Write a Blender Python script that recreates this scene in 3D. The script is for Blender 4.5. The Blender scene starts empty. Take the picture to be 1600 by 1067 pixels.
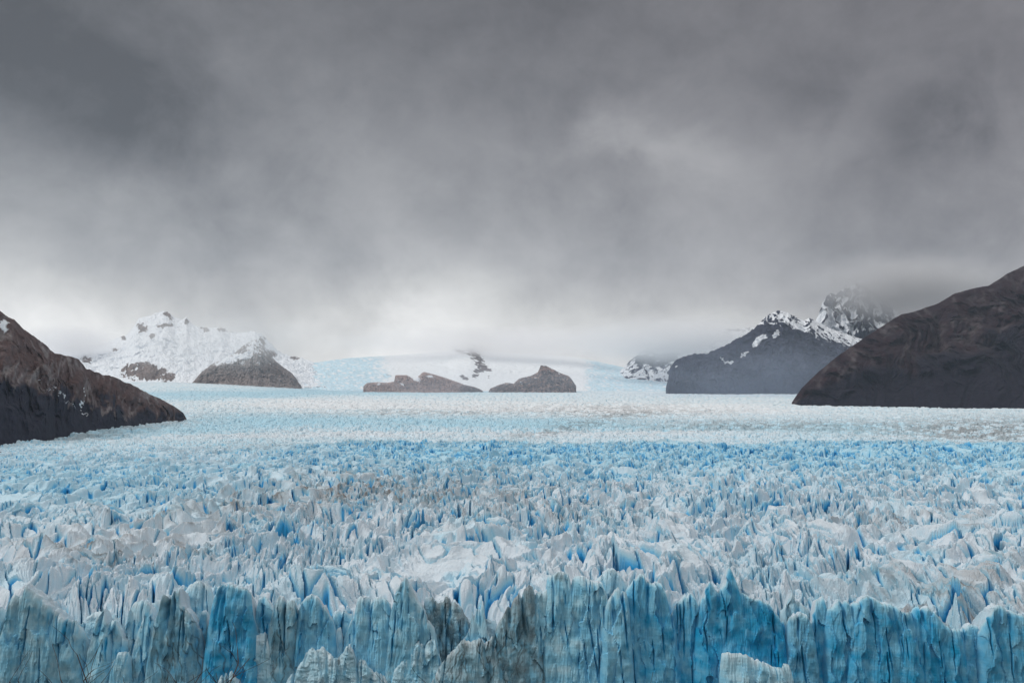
import bpy, math, random
import numpy as np

C = bpy.context
SC = C.scene
COL = SC.collection
R = math.radians

# ------------------------------------------------------------------ camera
CAMZ = 140.0                       # metres above the lake
F = 1556.0                         # focal length in photo pixels (1600 wide)
PITCH = math.atan(87.0 / F)
cam_d = bpy.data.cameras.new('camera')
cam_d.sensor_width = 36.0
cam_d.lens = 36.0 * F / 1600.0
cam_d.clip_start = 0.5
cam_d.clip_end = 80000.0
cam = bpy.data.objects.new('camera', cam_d)
COL.objects.link(cam)
cam.location = (0, 0, CAMZ)
cam.rotation_euler = (R(90) + PITCH, 0, 0)
SC.camera = cam

# ------------------------------------------------------------------ render / exposure
SC.view_settings.view_transform = 'Standard'
SC.view_settings.look = 'None'
SC.view_settings.gamma = 1.0
SC.view_settings.exposure = 0.0
SC.render.engine = 'CYCLES'
cy = SC.cycles
cy.use_denoising = True
try:
    cy.denoiser = 'OPENIMAGEDENOISE'
    cy.denoising_input_passes = 'RGB_ALBEDO_NORMAL'
except Exception:
    pass
cy.max_bounces = 8
cy.diffuse_bounces = 5
cy.glossy_bounces = 2
cy.volume_bounces = 5
cy.caustics_reflective = False
cy.caustics_refractive = False

# ------------------------------------------------------------------ sun
SUN_EL, SUN_AZ = 42.0, -100.0      # azimuth from +Y towards +X : soft light from behind-left, high
sd = bpy.data.lights.new('sun', 'SUN')
sd.energy = 1.4
sd.angle = R(14)
sd.color = (1.0, 0.965, 0.92)
sun = bpy.data.objects.new('sun', sd)
COL.objects.link(sun)
sun.location = (-300, 100, 900)
sun.rotation_euler = (R(90 - SUN_EL), 0, R(180 - SUN_AZ))

# ------------------------------------------------------------------ world : overcast sky
class NT:
    """small helper to write node trees"""
    def __init__(s, tree):
        s.t = tree
        s.n = tree.nodes
        s.l = tree.links
    def node(s, kind, **kw):
        n = s.n.new(kind)
        for k, v in kw.items():
            setattr(n, k, v)
        return n
    def put(s, sock, v):
        if v is None:
            return
        if hasattr(v, 'is_output') or isinstance(v, bpy.types.NodeSocket):
            s.l.new(v, sock)
        else:
            if isinstance(v, (tuple, list)) and len(v) == 3 and sock.type == 'RGBA':
                v = (*v, 1.0)
            sock.default_value = v
    def math(s, op, a, b=None, c=None, clamp=False):
        n = s.node('ShaderNodeMath', operation=op, use_clamp=clamp)
        s.put(n.inputs[0], a); s.put(n.inputs[1], b); s.put(n.inputs[2], c)
        return n.outputs[0]
    def vmath(s, op, a, b=None, scale=None):
        n = s.node('ShaderNodeVectorMath', operation=op)
        s.put(n.inputs[0], a)
        if b is not None: s.put(n.inputs[1], b)
        if scale is not None: s.put(n.inputs['Scale'], scale)
        return n.outputs['Value'] if op in ('DOT_PRODUCT', 'LENGTH') else n.outputs[0]
    def mix(s, f, a, b, mode='MIX'):
        n = s.node('ShaderNodeMix', data_type='RGBA', blend_type=mode)
        s.put(n.inputs[0], f); s.put(n.inputs[6], a); s.put(n.inputs[7], b)
        return n.outputs[2]
    def ramp(s, f, stops, interp='LINEAR'):
        n = s.node('ShaderNodeValToRGB')
        cr = n.color_ramp
        cr.interpolation = interp
        while len(cr.elements) < len(stops):
            cr.elements.new(0.5)
        for e, (p, c) in zip(cr.elements, stops):
            e.position = p
            e.color = (c, c, c, 1) if isinstance(c, (int, float)) else (*c, 1)
        s.put(n.inputs[0], f)
        return n.outputs[0]
    def noise(s, vec, scale, detail=4, rough=0.5, dist=0.0):
        n = s.node('ShaderNodeTexNoise')
        s.put(n.inputs['Vector'], vec)
        n.inputs['Scale'].default_value = scale
        n.inputs['Detail'].default_value = detail
        n.inputs['Roughness'].default_value = rough
        n.inputs['Distortion'].default_value = dist
        return n
    def mapr(s, v, a, b, c=0.0, d=1.0, clamp=True):
        n = s.node('ShaderNodeMapRange', clamp=clamp)
        s.put(n.inputs[0], v)
        for i, q in enumerate((a, b, c, d)):
            n.inputs[i + 1].default_value = q
        return n.outputs[0]


def ray(px, py):
    cx = (px - 800.0) / F
    cyy = (533.5 - py) / F
    ct, st = math.cos(PITCH), math.sin(PITCH)
    return cx, ct - cyy * st, st + cyy * ct


def P(px, py, d):
    x, y, z = ray(px, py)
    k = d / y
    return (x * k, d, CAMZ + z * k)


W = bpy.data.worlds.new('World')
SC.world = W
W.use_nodes = True
w = NT(W.node_tree)
w.n.clear()
out = w.node('ShaderNodeOutputWorld')
bg = w.node('ShaderNodeBackground')
w.l.new(bg.outputs[0], out.inputs[0])
bg.inputs['Strength'].default_value = 0.1
tc = w.node('ShaderNodeTexCoord')
dirv = tc.outputs['Generated']
sky = w.node('ShaderNodeTexSky', sky_type='NISHITA', sun_disc=False)
sky.sun_elevation = R(SUN_EL)
sky.sun_rotation = R(SUN_AZ)
# the cloud deck bends the direction a little so that every edge in it is ragged
st = w.vmath('MULTIPLY', dirv, (1.0, 1.0, 1.15))
n1 = w.noise(st, 4.2, 8, 0.56, 0.25)
n2 = w.noise(w.vmath('ADD', st, (7.3, 1.1, 3.7)), 9.5, 9, 0.60, 0.3)
off = w.vmath('SUBTRACT', n1.outputs['Color'], (0.5, 0.5, 0.5))
off2 = w.vmath('SUBTRACT', n2.outputs['Color'], (0.5, 0.5, 0.5))
bent = w.vmath('ADD', w.vmath('ADD', dirv, w.vmath('SCALE', off, scale=0.09)),
               w.vmath('SCALE', off2, scale=0.08))
bent = w.vmath('NORMALIZE', bent)
sep = w.node('ShaderNodeSeparateXYZ'); w.l.new(dirv, sep.inputs[0])
sepb = w.node('ShaderNodeSeparateXYZ'); w.l.new(bent, sepb.inputs[0])
zz = w.math('ADD', w.math('MULTIPLY', sep.outputs[2], 0.5), w.math('MULTIPLY', sepb.outputs[2], 0.5))
# brightness of the deck with height above the horizon (darkest across the middle, thin and bright overhead)
elev = w.ramp(zz, [(0.0, 0.80), (0.06, 0.69), (0.095, 0.51), (0.13, 0.385), (0.165, 0.32), (0.22, 0.265), (0.28, 0.215), (0.38, 0.165),
                   (0.50, 0.26), (0.68, 0.72), (1.0, 0.90)])
lobes = [  # photo position, radius in pixels, change of brightness
    (20, 450, 120, 0.13), (170, 525, 100, 0.10), (10, 300, 90, 0.06),
    (700, 530, 150, 0.20), (560, 480, 150, 0.06),
    (945, 178, 30, 0.20), (985, 190, 28, 0.20), (1025, 207, 28, 0.18), (1070, 228, 32, 0.17), (1125, 248, 44, 0.13), (1190, 262, 60, 0.08), (1050, 215, 90, 0.06),
    (1330, 190, 60, 0.08),
    (1420, 210, 60, -0.14), (1470, 175, 60, -0.12), (1240, 130, 90, -0.07), (1300, 150, 60, -0.07),
    (120, 110, 170, -0.16), (40, 30, 200, -0.12), (230, 190, 90, -0.10), (200, 240, 70, -0.06),
    (440, 220, 80, -0.05), (700, 90, 200, -0.03), (820, 150, 110, -0.09), (930, 60, 120, -0.05),
    (1300, 430, 210, -0.10), (1520, 420, 220, -0.15), (1550, 60, 200, -0.02),
    (380, 380, 160, -0.06), (480, 330, 90, 0.04), (1100, 380, 160, 0.05), (560, 260, 60, 0.05), (230, 330, 60, 0.05),
]
acc = None
for px, py, rad, amp in lobes:
    v = ray(px, py)
    L = math.sqrt(sum(q * q for q in v))
    v = tuple(q / L for q in v)
    k = 1.0 / (1.0 - math.cos(math.atan(rad / F)))
    dt = w.vmath('DOT_PRODUCT', bent, v)
    g = w.math('EXPONENT', w.math('MULTIPLY', w.math('SUBTRACT', dt, 1.0), k * 1.0))
    acc = w.math('MULTIPLY_ADD', g, amp, acc if acc is not None else 0.0)
cl = w.math('MULTIPLY_ADD', w.math('SUBTRACT', n2.outputs['Fac'], 0.5), 0.82,
            w.math('MULTIPLY_ADD', w.math('SUBTRACT', n1.outputs['Fac'], 0.5), 0.65, 1.0))
n3 = w.noise(w.vmath('ADD', st, (1.3, 9.1, 2.2)), 26.0, 8, 0.62, 0.3)
cl = w.math('MULTIPLY_ADD', w.math('SUBTRACT', n3.outputs['Fac'], 0.5), 0.36, cl)
# faint shafts of falling rain: noise stretched down the sky
shaft = w.noise(w.vmath('MULTIPLY', dirv, (1.0, 1.0, 0.12)), 14.0, 3, 0.5, 0.1)
cl = w.math('MULTIPLY_ADD', w.math('SUBTRACT', shaft.outputs['Fac'], 0.5), 0.06, cl)
lum = w.math('MULTIPLY', elev, w.math('ADD', cl, w.math('MULTIPLY', acc, 1.9)))
lum = w.math('MULTIPLY', lum, w.mapr(sep.outputs[1], 0.1, -0.4, 1.0, 1.45))   # the sky is thinner behind the viewpoint
lum = w.math('MAXIMUM', lum, 0.09)
side = w.mapr(sep.outputs[0], -0.45, 0.5)
tint = w.mix(side, (0.985, 0.995, 1.05), (1.035, 0.975, 1.03))
warm = w.mapr(lum, 0.15, 0.6)
tint = w.mix(warm, tint, (1.01, 1.0, 0.985))
cloud = w.mix(1.0, tint, w.vmath('SCALE', (10.0, 10.0, 10.0), scale=lum), 'MULTIPLY')
skyc = w.mix(0.04, cloud, sky.outputs[0])
w.l.new(skyc, bg.inputs['Color'])

# ------------------------------------------------------------------ numeric noise
_rng = np.random.RandomState(11)
_perm = _rng.permutation(256).astype(np.int32)
_ang = _rng.rand(256) * 2 * np.pi
_gx = np.cos(_ang).astype(np.float32)
_gy = np.sin(_ang).astype(np.float32)
_tab = _rng.rand(8, 256).astype(np.float32)


def _h(ix, iy, seed):
    return _perm[(_perm[(ix + seed * 37) & 255] + iy + seed * 101) & 255]


def perlin(x, y, seed=0):
    x = np.asarray(x, np.float32); y = np.asarray(y, np.float32)
    fx, fy = np.floor(x), np.floor(y)
    ix, iy = fx.astype(np.int32), fy.astype(np.int32)
    fx, fy = x - fx, y - fy
    u = fx * fx * fx * (fx * (fx * 6 - 15) + 10)
    v = fy * fy * fy * (fy * (fy * 6 - 15) + 10)
    def g(a, b):
        h = _h(ix + a, iy + b, seed)
        return _gx[h] * (fx - a) + _gy[h] * (fy - b)
    n0 = g(0, 0); n0 += u * (g(1, 0) - n0)
    n1_ = g(0, 1); n1_ += u * (g(1, 1) - n1_)
    return (n0 + v * (n1_ - n0)) * 1.5


def fbm(x, y, seed=0, oct=4, gain=0.5, lac=2.03):
    s = 0; a = 1.0; tot = 0
    for o in range(oct):
        s = s + a * perlin(x, y, seed + o)
        tot += a
        a *= gain; x = x * lac + 3.1; y = y * lac + 1.7
    return s / tot


def ridged(x, y, seed=0, oct=4, gain=0.5, lac=2.1):
    s = 0; a = 1.0; tot = 0
    for o in range(oct):
        s = s + a * (1 - np.abs(perlin(x, y, seed + o)) * 1.6)
        tot += a
        a *= gain; x = x * lac + 5.2; y = y * lac + 1.3
    return s / tot


def worley(x, y, seed=0, jit=0.9):
    """F1, F2, cell id, offset from the cell's centre"""
    x = np.asarray(x, np.float32); y = np.asarray(y, np.float32)
    ix, iy = np.floor(x).astype(np.int32), np.floor(y).astype(np.int32)
    f1 = np.full(x.shape, 9.0, np.float32); f2 = f1.copy()
    cid = np.zeros(x.shape, np.int32); ox = np.zeros(x.shape, np.float32); oy = ox.copy()
    for a in (-1, 0, 1):
        for b in (-1, 0, 1):
            h = _h(ix + a, iy + b, seed)
            dx = x - (ix + a + 0.5 + (_tab[0][h] - 0.5) * jit)
            dy = y - (iy + b + 0.5 + (_tab[1][h] - 0.5) * jit)
            dd = np.sqrt(dx * dx + dy * dy)
            m = dd < f1
            f2 = np.where(m, f1, np.minimum(f2, dd))
            f1 = np.where(m, dd, f1)
            cid = np.where(m, h, cid); ox = np.where(m, dx, ox); oy = np.where(m, dy, oy)
    return f1, f2, cid, ox, oy


def sstep(a, b, x):
    t = np.clip((x - a) / (b - a), 0, 1)
    return t * t * (3 - 2 * t)


def blob(px, py, cx, cyy, rx, ry, ang=0.0):
    ca, sa = math.cos(R(ang)), math.sin(R(ang))
    dx, dy = px - cx, py - cyy
    u = (dx * ca + dy * sa) / rx
    v = (-dx * sa + dy * ca) / ry
    return np.exp(-(u * u + v * v))


# ------------------------------------------------------------------ meshes
def grid_mesh(name, X, Y, Z, mat, attrs=None, smooth=False, flip=False):
    nr, nc = X.shape
    me = bpy.data.meshes.new(name)
    co = np.stack([X, Y, Z], -1).reshape(-1, 3).astype(np.float32)
    me.vertices.add(nr * nc)
    me.vertices.foreach_set('co', co.ravel())
    i = (np.arange(nr - 1)[:, None] * nc + np.arange(nc - 1)[None, :]).ravel()
    q = np.stack([i, i + 1, i + nc + 1, i + nc], -1).astype(np.int32)
    if flip:
        q = q[:, ::-1]
    nf = len(q)
    me.loops.add(nf * 4)
    me.loops.foreach_set('vertex_index', np.ascontiguousarray(q).ravel())
    me.polygons.add(nf)
    me.polygons.foreach_set('loop_start', np.arange(nf, dtype=np.int32) * 4)
    me.update(calc_edges=True)
    me.polygons.foreach_set('use_smooth', np.full(nf, smooth, bool))
    if attrs is not None:
        a = me.color_attributes.new('wear', 'FLOAT_COLOR', 'POINT')
        c4 = np.ones((nr * nc, 4), np.float32)
        for k, v in enumerate(attrs):
            c4[:, k] = np.clip(v, 0, 1.1).ravel()
        a.data.foreach_set('color', c4.ravel())
    me.materials.append(mat)
    o = bpy.data.objects.new(name, me)
    COL.objects.link(o)
    return o


def tag(o, label, cat, group=None, kind=None):
    o['label'] = label
    o['category'] = cat
    if group: o['group'] = group
    if kind: o['kind'] = kind
    return o


# ------------------------------------------------------------------ materials
def new_mat(name):
    m = bpy.data.materials.new(name)
    m.use_nodes = True
    t = NT(m.node_tree)
    b = t.n['Principled BSDF']
    return m, t, b


def wear(t):
    a = t.node('ShaderNodeAttribute', attribute_name='wear')
    s = t.node('ShaderNodeSeparateColor')
    t.l.new(a.outputs['Color'], s.inputs[0])
    return s.outputs[0], s.outputs[1], s.outputs[2], a.outputs['Alpha']


def ice_mat(name, white, pale, blue, dirt, bump=0.25, bscale=0.6):
    """wear.r = clean fractured ice, wear.g = dirt, wear.b = frosting"""
    m, t, b = new_mat(name)
    r, g, bb, sn = wear(t)
    geo = t.node('ShaderNodeNewGeometry')
    pos = geo.outputs['Position']
    na = t.noise(pos, 0.35, 6, 0.6).outputs['Fac']
    nb = t.noise(pos, 2.2, 4, 0.6).outputs['Fac']
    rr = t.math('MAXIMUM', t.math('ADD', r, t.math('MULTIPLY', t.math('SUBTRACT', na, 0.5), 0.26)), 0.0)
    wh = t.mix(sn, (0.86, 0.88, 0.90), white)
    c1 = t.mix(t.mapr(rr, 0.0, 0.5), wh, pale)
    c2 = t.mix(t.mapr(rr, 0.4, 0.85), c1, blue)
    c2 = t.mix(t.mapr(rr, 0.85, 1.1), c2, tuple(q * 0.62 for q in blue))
    c2 = t.mix(t.math('MULTIPLY', bb, 0.55), c2, pale)
    sepz = t.node('ShaderNodeSeparateXYZ'); t.l.new(pos, sepz.inputs[0])
    gg = t.math('MULTIPLY', g, t.mapr(nb, 0.3, 0.68, 0.55, 1.0))
    c3 = t.mix(gg, c2, dirt)
    vv = t.mapr(nb, 0.25, 0.75, 0.90, 1.06)
    c4 = t.mix(1.0, c3, t.vmath('SCALE', (1, 1, 1), scale=vv), 'MULTIPLY')
    t.l.new(c4, b.inputs['Base Color'])
    b.inputs['Roughness'].default_value = 0.55
    b.inputs['Specular IOR Level'].default_value = 0.25
    bm = t.node('ShaderNodeBump')
    bm.inputs['Strength'].default_value = bump
    bm.inputs['Distance'].default_value = bscale
    nz = t.noise(pos, 1.3, 5, 0.65).outputs['Fac']
    t.l.new(nz, bm.inputs['Height'])
    t.l.new(bm.outputs[0], b.inputs['Normal'])
    return m


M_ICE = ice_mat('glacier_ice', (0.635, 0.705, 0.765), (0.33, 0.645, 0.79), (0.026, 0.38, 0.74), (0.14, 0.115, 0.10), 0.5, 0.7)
M_FRONT = ice_mat('front_ice', (0.62, 0.71, 0.75), (0.32, 0.62, 0.765), (0.015, 0.345, 0.62), (0.045, 0.038, 0.034), 0.16, 0.4)


def rock_mat(name, rock_a, rock_b, veg, snow, scale=0.01, bump=6.0):
    """wear.r = snow, wear.g = lower vegetation, wear.b = pale scree"""
    m, t, b = new_mat(name)
    r, g, bb, sn = wear(t)
    geo = t.node('ShaderNodeNewGeometry')
    pos = geo.outputs['Position']
    na = t.noise(pos, scale, 8, 0.65, 0.4).outputs['Fac']
    nb = t.noise(pos, scale * 5, 6, 0.65).outputs['Fac']
    c = t.mix(t.mapr(na, 0.35, 0.65), rock_a, rock_b)
    c = t.mix(bb, c, (0.30, 0.28, 0.28))
    gg = t.mapr(t.math('ADD', g, t.math('MULTIPLY', t.math('SUBTRACT', nb, 0.5), 0.5)), 0.4, 0.6)
    c = t.mix(gg, c, veg)
    vv = t.mapr(nb, 0.25, 0.75, 0.52, 1.5)
    c = t.mix(1.0, c, t.vmath('SCALE', (1, 1, 1), scale=vv), 'MULTIPLY')
    ss = t.mapr(t.math('ADD', r, t.math('MULTIPLY', t.math('SUBTRACT', nb, 0.5), 0.45)), 0.42, 0.58)
    c = t.mix(ss, c, snow)
    t.l.new(c, b.inputs['Base Color'])
    b.inputs['Roughness'].default_value = 0.9
    b.inputs['Specular IOR Level'].default_value = 0.1
    bm = t.node('ShaderNodeBump')
    bm.inputs['Strength'].default_value = 0.7
    bm.inputs['Distance'].default_value = bump
    t.l.new(nb, bm.inputs['Height'])
    t.l.new(bm.outputs[0], b.inputs['Normal'])
    return m


SNOW = (0.78, 0.81, 0.85)
M_HILL_L = rock_mat('brown_moor_rock', (0.080, 0.046, 0.042), (0.120, 0.088, 0.088), (0.030, 0.031, 0.046), SNOW, 0.012, 8)
M_HILL_R = rock_mat('dark_heath_slope', (0.027, 0.012, 0.015), (0.021, 0.014, 0.020), (0.012, 0.010, 0.018), SNOW, 0.010, 8)
M_SLATE = rock_mat('slate_rock', (0.026, 0.032, 0.055), (0.048, 0.052, 0.078), (0.013, 0.017, 0.034), SNOW, 0.006, 14)
M_PEAK = rock_mat('grey_peak_rock', (0.13, 0.105, 0.10), (0.21, 0.165, 0.15), (0.07, 0.06, 0.06), SNOW, 0.006, 14)
M_NUN = rock_mat('bare_nunatak_rock', (0.25, 0.165, 0.145), (0.40, 0.29, 0.26), (0.12, 0.10, 0.10), SNOW, 0.010, 20)

# ------------------------------------------------------------------ the glacier
def interp(x, tab):
    a = np.array(tab, float)
    return np.interp(x, a[:, 0], a[:, 1])

# surface row (photo pixels) against distance, on the left margin and over the rest
PL = [(385, 950), (450, 908), (600, 838), (800, 784), (1000, 754), (1300, 729), (1700, 712), (2200, 690), (2900, 669),
      (3600, 655), (4600, 636), (5600, 621), (7500, 603), (9500, 597), (14000, 600)]
PC = [(385, 950), (450, 908), (600, 838), (800, 783), (1000, 748), (1300, 720), (1650, 696), (1800, 696), (2200, 702),
      (2600, 691), (3600, 661), (4400, 648), (5600, 630), (7200, 616), (9500, 611), (14000, 612)]


def surf_row(tx, d):
    k = sstep(-0.36, -0.14, tx)
    return interp(d, PL) * (1 - k) + interp(d, PC) * k


def row_z(row, d):
    # height of a point at distance d that shows on a photo row (centre column)
    cyy = (533.5 - row) / F
    ct, stt = math.cos(PITCH), math.sin(PITCH)
    return CAMZ + d * (stt + cyy * ct) / (ct - cyy * stt)


def glacier():
    inner = np.linspace(-0.545, 0.545, 1260)
    sidec = 0.545 + np.cumsum(np.linspace(0.0011, 0.006, 110))
    tx = np.concatenate([-sidec[::-1], inner, sidec])
    u = np.linspace(0, 1, 1250)
    dn = 404 * (1950 / 404.0) ** (u ** 1.12)
    df = 1950 * (14000 / 1950.0) ** (np.linspace(0, 1, 420)[1:])
    d = np.concatenate([np.linspace(398, 403.6, 10), dn, df])
    TX, D = np.meshgrid(tx, d)
    TX = TX.astype(np.float32); D = D.astype(np.float32)
    X = TX * D; Y = D
    row = surf_row(TX, D).astype(np.float32)
    px = 800 + TX * F * 0.9985
    row = row + 5.0 * fbm(px / 210, D / 900, 3, 3) * sstep(800, 1500, D) * sstep(6000, 3000, D)
    base = row_z(row, D)
    near = 1 - sstep(1500, 2600, D)
    # how broken the ice is from place to place
    rough = 0.50 + 0.5 * sstep(200, 640, px + (row - 780) * 0.8)
    rough = np.maximum(rough, 0.7 * blob(px, row, 300, 880, 330, 40))
    mid = blob(row, row * 0, 845, 0, 70, 1)
    rough = np.clip(rough + (0.45 + 0.35 * mid) * fbm(X / 85, Y / 60, 5, 3) * 1.7 - 0.14 * mid, 0.12, 1.15)
    # bend the pattern
    big1, big2 = fbm(X / 170, Y / 170, 22, 2), fbm(X / 170, Y / 170, 28, 2)
    wx = X + 42 * big1 + 16 * fbm(X / 75, Y / 90, 21, 3) + 4 * fbm(X / 18, Y / 22, 25, 2) + 0.22 * Y
    wy = Y + 50 * big2 + 20 * fbm(X / 80, Y / 80, 31, 3) + 5 * fbm(X / 20, Y / 20, 35, 2)
    # swells of the surface
    sw = 8.5 * fbm(X / 150, Y / 90, 41, 3) + 15.0 * (ridged(wx / 62 + 3, wy / 46, 44, 3) - 0.5) * (0.5 + 0.5 * mid)
    # long pressure ridges running aslant
    ra, rb = (wx * 0.82 + wy * 0.57), (-wx * 0.57 + wy * 0.82)
    lng = ridged(ra / 95, rb / 26, 47, 2)
    sw = sw + 8.5 * (sstep(0.35, 0.95, lng) - 0.4)
    sw = sw + (3.6 * (sstep(0.3, 0.95, ridged(ra / 52, rb / 12 + 0.5 * big1, 49, 2)) - 0.4)) * sstep(0.15, 0.6, rough)
    # serac blocks: tilted plates with gaps between
    f1, f2, cid, ox, oy = worley(wx / 14.0, wy / 22.0, 3)
    e1 = f2 - f1
    tilt = (_tab[2][cid] - 0.5) * 12 * ox + (_tab[3][cid] - 0.25) * 12 * oy
    hb = (_tab[4][cid] - 0.5) * 6.0 + tilt
    gate1 = (_tab[5][cid] > 0.27)
    cut1 = np.exp(-(e1 / (0.055 + 0.05 * _tab[7][cid])) ** 3) * gate1
    f1b, f2b, cidb, oxb, oyb = worley(wx / 6.2 + 0.35 * fbm(X / 9, Y / 9, 51, 2), wy / 11.0, 8)
    e2 = f2b - f1b
    hb2 = (_tab[4][cidb] - 0.5) * 2.4 + (_tab[2][cidb] - 0.5) * 4.6 * oxb + (_tab[3][cidb] - 0.3) * 4.0 * oyb
    gate2 = (_tab[6][cidb] > 0.38)
    cut2 = np.exp(-(e2 / (0.07 + 0.07 * _tab[7][cidb])) ** 3) * gate2
    f1c, f2c, cidc, oxc, oyc = worley(wx / 2.6, wy / 4.4, 13)
    hb3 = (_tab[4][cidc] - 0.5) * 0.7 + (_tab[2][cidc] - 0.5) * 1.4 * oxc + (_tab[3][cidc] - 0.4) * 1.2 * oyc
    fine = sstep(1500, 500, D)
    cut3 = np.exp(-((f2c - f1c) / 0.16) ** 2) * (_tab[7][cidc] > 0.5) * sstep(0.3, 0.7, rough) * fine
    # parallel slices standing on edge, in patches
    ph = wx / 5.2 + 0.9 * fbm(wx / 30, wy / 14, 57, 3)
    fr = ph - np.floor(ph)
    slab = np.where(fr < 0.78, fr / 0.78, (1 - fr) / 0.22) - 0.5
    szone = sstep(0.0, 0.35, fbm(X / 60, Y / 45, 59, 2) + 0.05)
    slabh = slab * 4.0 * szone * (0.5 + _tab[1][np.floor(ph).astype(np.int32) & 255])
    fins = ridged(wx / 11, wy / 24, 61, 3) ** 2 * 5.0
    h = sw + rough * (0.58 - 0.28 * sstep(750, 1300, D)) * (hb + hb2 + fins + slabh) + (0.15 + 0.75 * rough) * hb3 * fine
    depth = np.maximum(rough, 0.35) * (13.0 * cut1 + 6.0 * cut2 * sstep(0.2, 0.6, rough) + 1.8 * cut3)
    h = h - depth
    h = h + 0.35 * fbm(X / 2.5, Y / 2.5, 71, 3) * fine
    h = h + (0.9 * (ridged(wx / 2.2, wy / 6.5, 75, 3) - 0.5) + 0.35 * (ridged(wx / 0.9, wy / 2.6, 78, 2) - 0.5)) * sstep(900, 500, D)
    h = h - 15.0 * sstep(462, 408, D) ** 1.4
    # far ice: low waves of crevassed ice
    g1, g2, gid, gox, goy = worley(X / 34 + 0.6 * fbm(X / 160, Y / 160, 81, 2), Y / 60, 17)
    farh = ((_tab[4][gid] - 0.5) * 5 + (_tab[2][gid] - 0.5) * 9 * gox - 8 * np.exp(-((g2 - g1) / 0.14) ** 1.3)
            + 9 * fbm((X + 0.35 * Y) / 520, Y / 240, 91, 3) + 3 * fbm(X / 60, Y / 70, 95, 3))
    k1, k2, kid, kox, koy = worley(X / 13 + 0.5 * fbm(X / 60, Y / 60, 83, 2), Y / 26, 19)
    farh = farh + ((_tab[4][kid] - 0.5) * 3.5 + (_tab[2][kid] - 0.5) * 5 * kox - 4 * np.exp(-((k2 - k1) / 0.16) ** 2)) * sstep(6500, 3000, D)
    farh = farh * (0.55 + 0.45 * sstep(9000, 3500, D))
    hh = near * h + (1 - near) * farh
    Z = base + hh
    # lip and buried front wall behind the towers
    wall = sstep(432, 402, D + 6 * fbm(X / 9, Y / 30, 99, 3))
    Z = Z * (1 - wall) + wall * -2.0
    Z = Z + 9 * wall * (1 - wall) * (ridged(X / 4, Y / 7, 101, 4) - 0.4)
    # ---- what the surface is made of
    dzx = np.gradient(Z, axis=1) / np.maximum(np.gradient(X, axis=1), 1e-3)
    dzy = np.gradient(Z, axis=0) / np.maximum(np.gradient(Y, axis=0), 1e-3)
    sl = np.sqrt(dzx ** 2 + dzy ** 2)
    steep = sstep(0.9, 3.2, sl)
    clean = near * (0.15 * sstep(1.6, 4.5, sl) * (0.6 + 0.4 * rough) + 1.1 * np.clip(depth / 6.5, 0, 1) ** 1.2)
    patch = fbm(X / 60, Y / 60, 111, 3)
    clean = clean + near * 0.16 * sstep(0.05, 0.5, patch)
    # the blue field under the crest and the blue left flank
    bluef = blob(row, row * 0, 708, 0, 44, 1) * sstep(250, 650, px)
    clean = clean + near * 0.32 * bluef
    left = sstep(620, 150, px) * blob(row, row * 0, 760, 0, 60, 1)
    clean = clean + 0.26 * left
    clean = clean + 0.42 * sstep(0.05, 0.5, wall)
    # far bands
    bn = fbm(X / 700, Y / 400, 121, 4)
    rw = row + 6 * bn
    def lane(c, wdt, x0, x1, soft=120.0):
        return np.exp(-((rw - c) / wdt) ** 2) * sstep(x0 - soft, x0 + soft, px) * sstep(x1 + soft, x1 - soft, px)
    farblue = (0.16 + 0.45 * lane(612 - 0.02 * (px - 500), 7, 200, 950) - 0.30 * lane(631 + 0.012 * (px - 400), 8, 380, 1240)
               + 0.42 * lane(655 + 0.016 * (px - 400) + 0.00001 * (px - 700) ** 2, 9, 330, 1000) - 0.28 * lane(676 - 0.03 * np.minimum(px - 500, 0), 5, 150, 1150)
               + 0.25 * lane(668, 8, 1050, 1400) + 0.30 * lane(672 - 0.05 * (px - 300), 8, 120, 420)
               + 0.14 * fbm(X / 90, Y / 120, 131, 3) + 0.35 * np.exp(-((g2 - g1) / 0.16) ** 1.3) + 0.25 * np.exp(-((k2 - k1) / 0.16) ** 2) * sstep(6500, 3000, D))
    clean = clean + (1 - near) * np.clip(farblue, 0.02, 0.6) * 0.55
    # dirt on the tops, in places
    dz = (0.50 * blob(px, row, 420, 805, 240, 36, -8) + 0.50 * blob(px, row, 170, 870, 180, 22)
          + 0.30 * blob(px, row, 600, 775, 190, 25) + 0.35 * blob(px, row, 820, 810, 180, 40)
          + 0.70 * blob(px, row, 1440, 925, 110, 26) + 0.35 * blob(px, row, 1400, 830, 200, 18)
          + 0.50 * blob(px, row, 1560, 900, 60, 20) + 0.30 * blob(px, row, 620, 690, 260, 9)
          + 0.35 * blob(px, row, 450, 692, 120, 12, -6) + 0.35 * blob(px, row, 1100, 690, 240, 7)
          + 0.03)
    dn_ = fbm(wx / 22, wy / 16, 141, 4)
    dn2 = fbm(wx / 5, wy / 7, 147, 3)
    dirt = near * dz * sstep(-0.10, 0.35, dn_ + 0.5 * dn2 + 0.35 * dz) * (1 - 0.75 * steep) * (1 - np.clip(depth / 5, 0, 1))
    # grit caught along the crests of the plates
    def blur(a, n, ax):
        c = np.cumsum(np.concatenate([np.repeat(np.take(a, [0], ax), n, ax), a, np.repeat(np.take(a, [-1], ax), n, ax)], ax).astype(np.float64), ax)
        m_ = a.shape[ax]
        hi = np.take(c, np.arange(2 * n, 2 * n + m_), ax); lo = np.take(c, np.arange(0, m_), ax)
        return ((hi - lo) / (2 * n)).astype(np.float32)
    cvx = Z - blur(blur(Z, 5, 0), 5, 1)
    dirt = dirt + near * np.clip(dz + 0.10, 0, 0.9) * sstep(0.35, 1.3, cvx) * sstep(-0.05, 0.3, fbm(X / 14, Y / 14, 181, 3)) * (1 - wall) * 0.8
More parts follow.
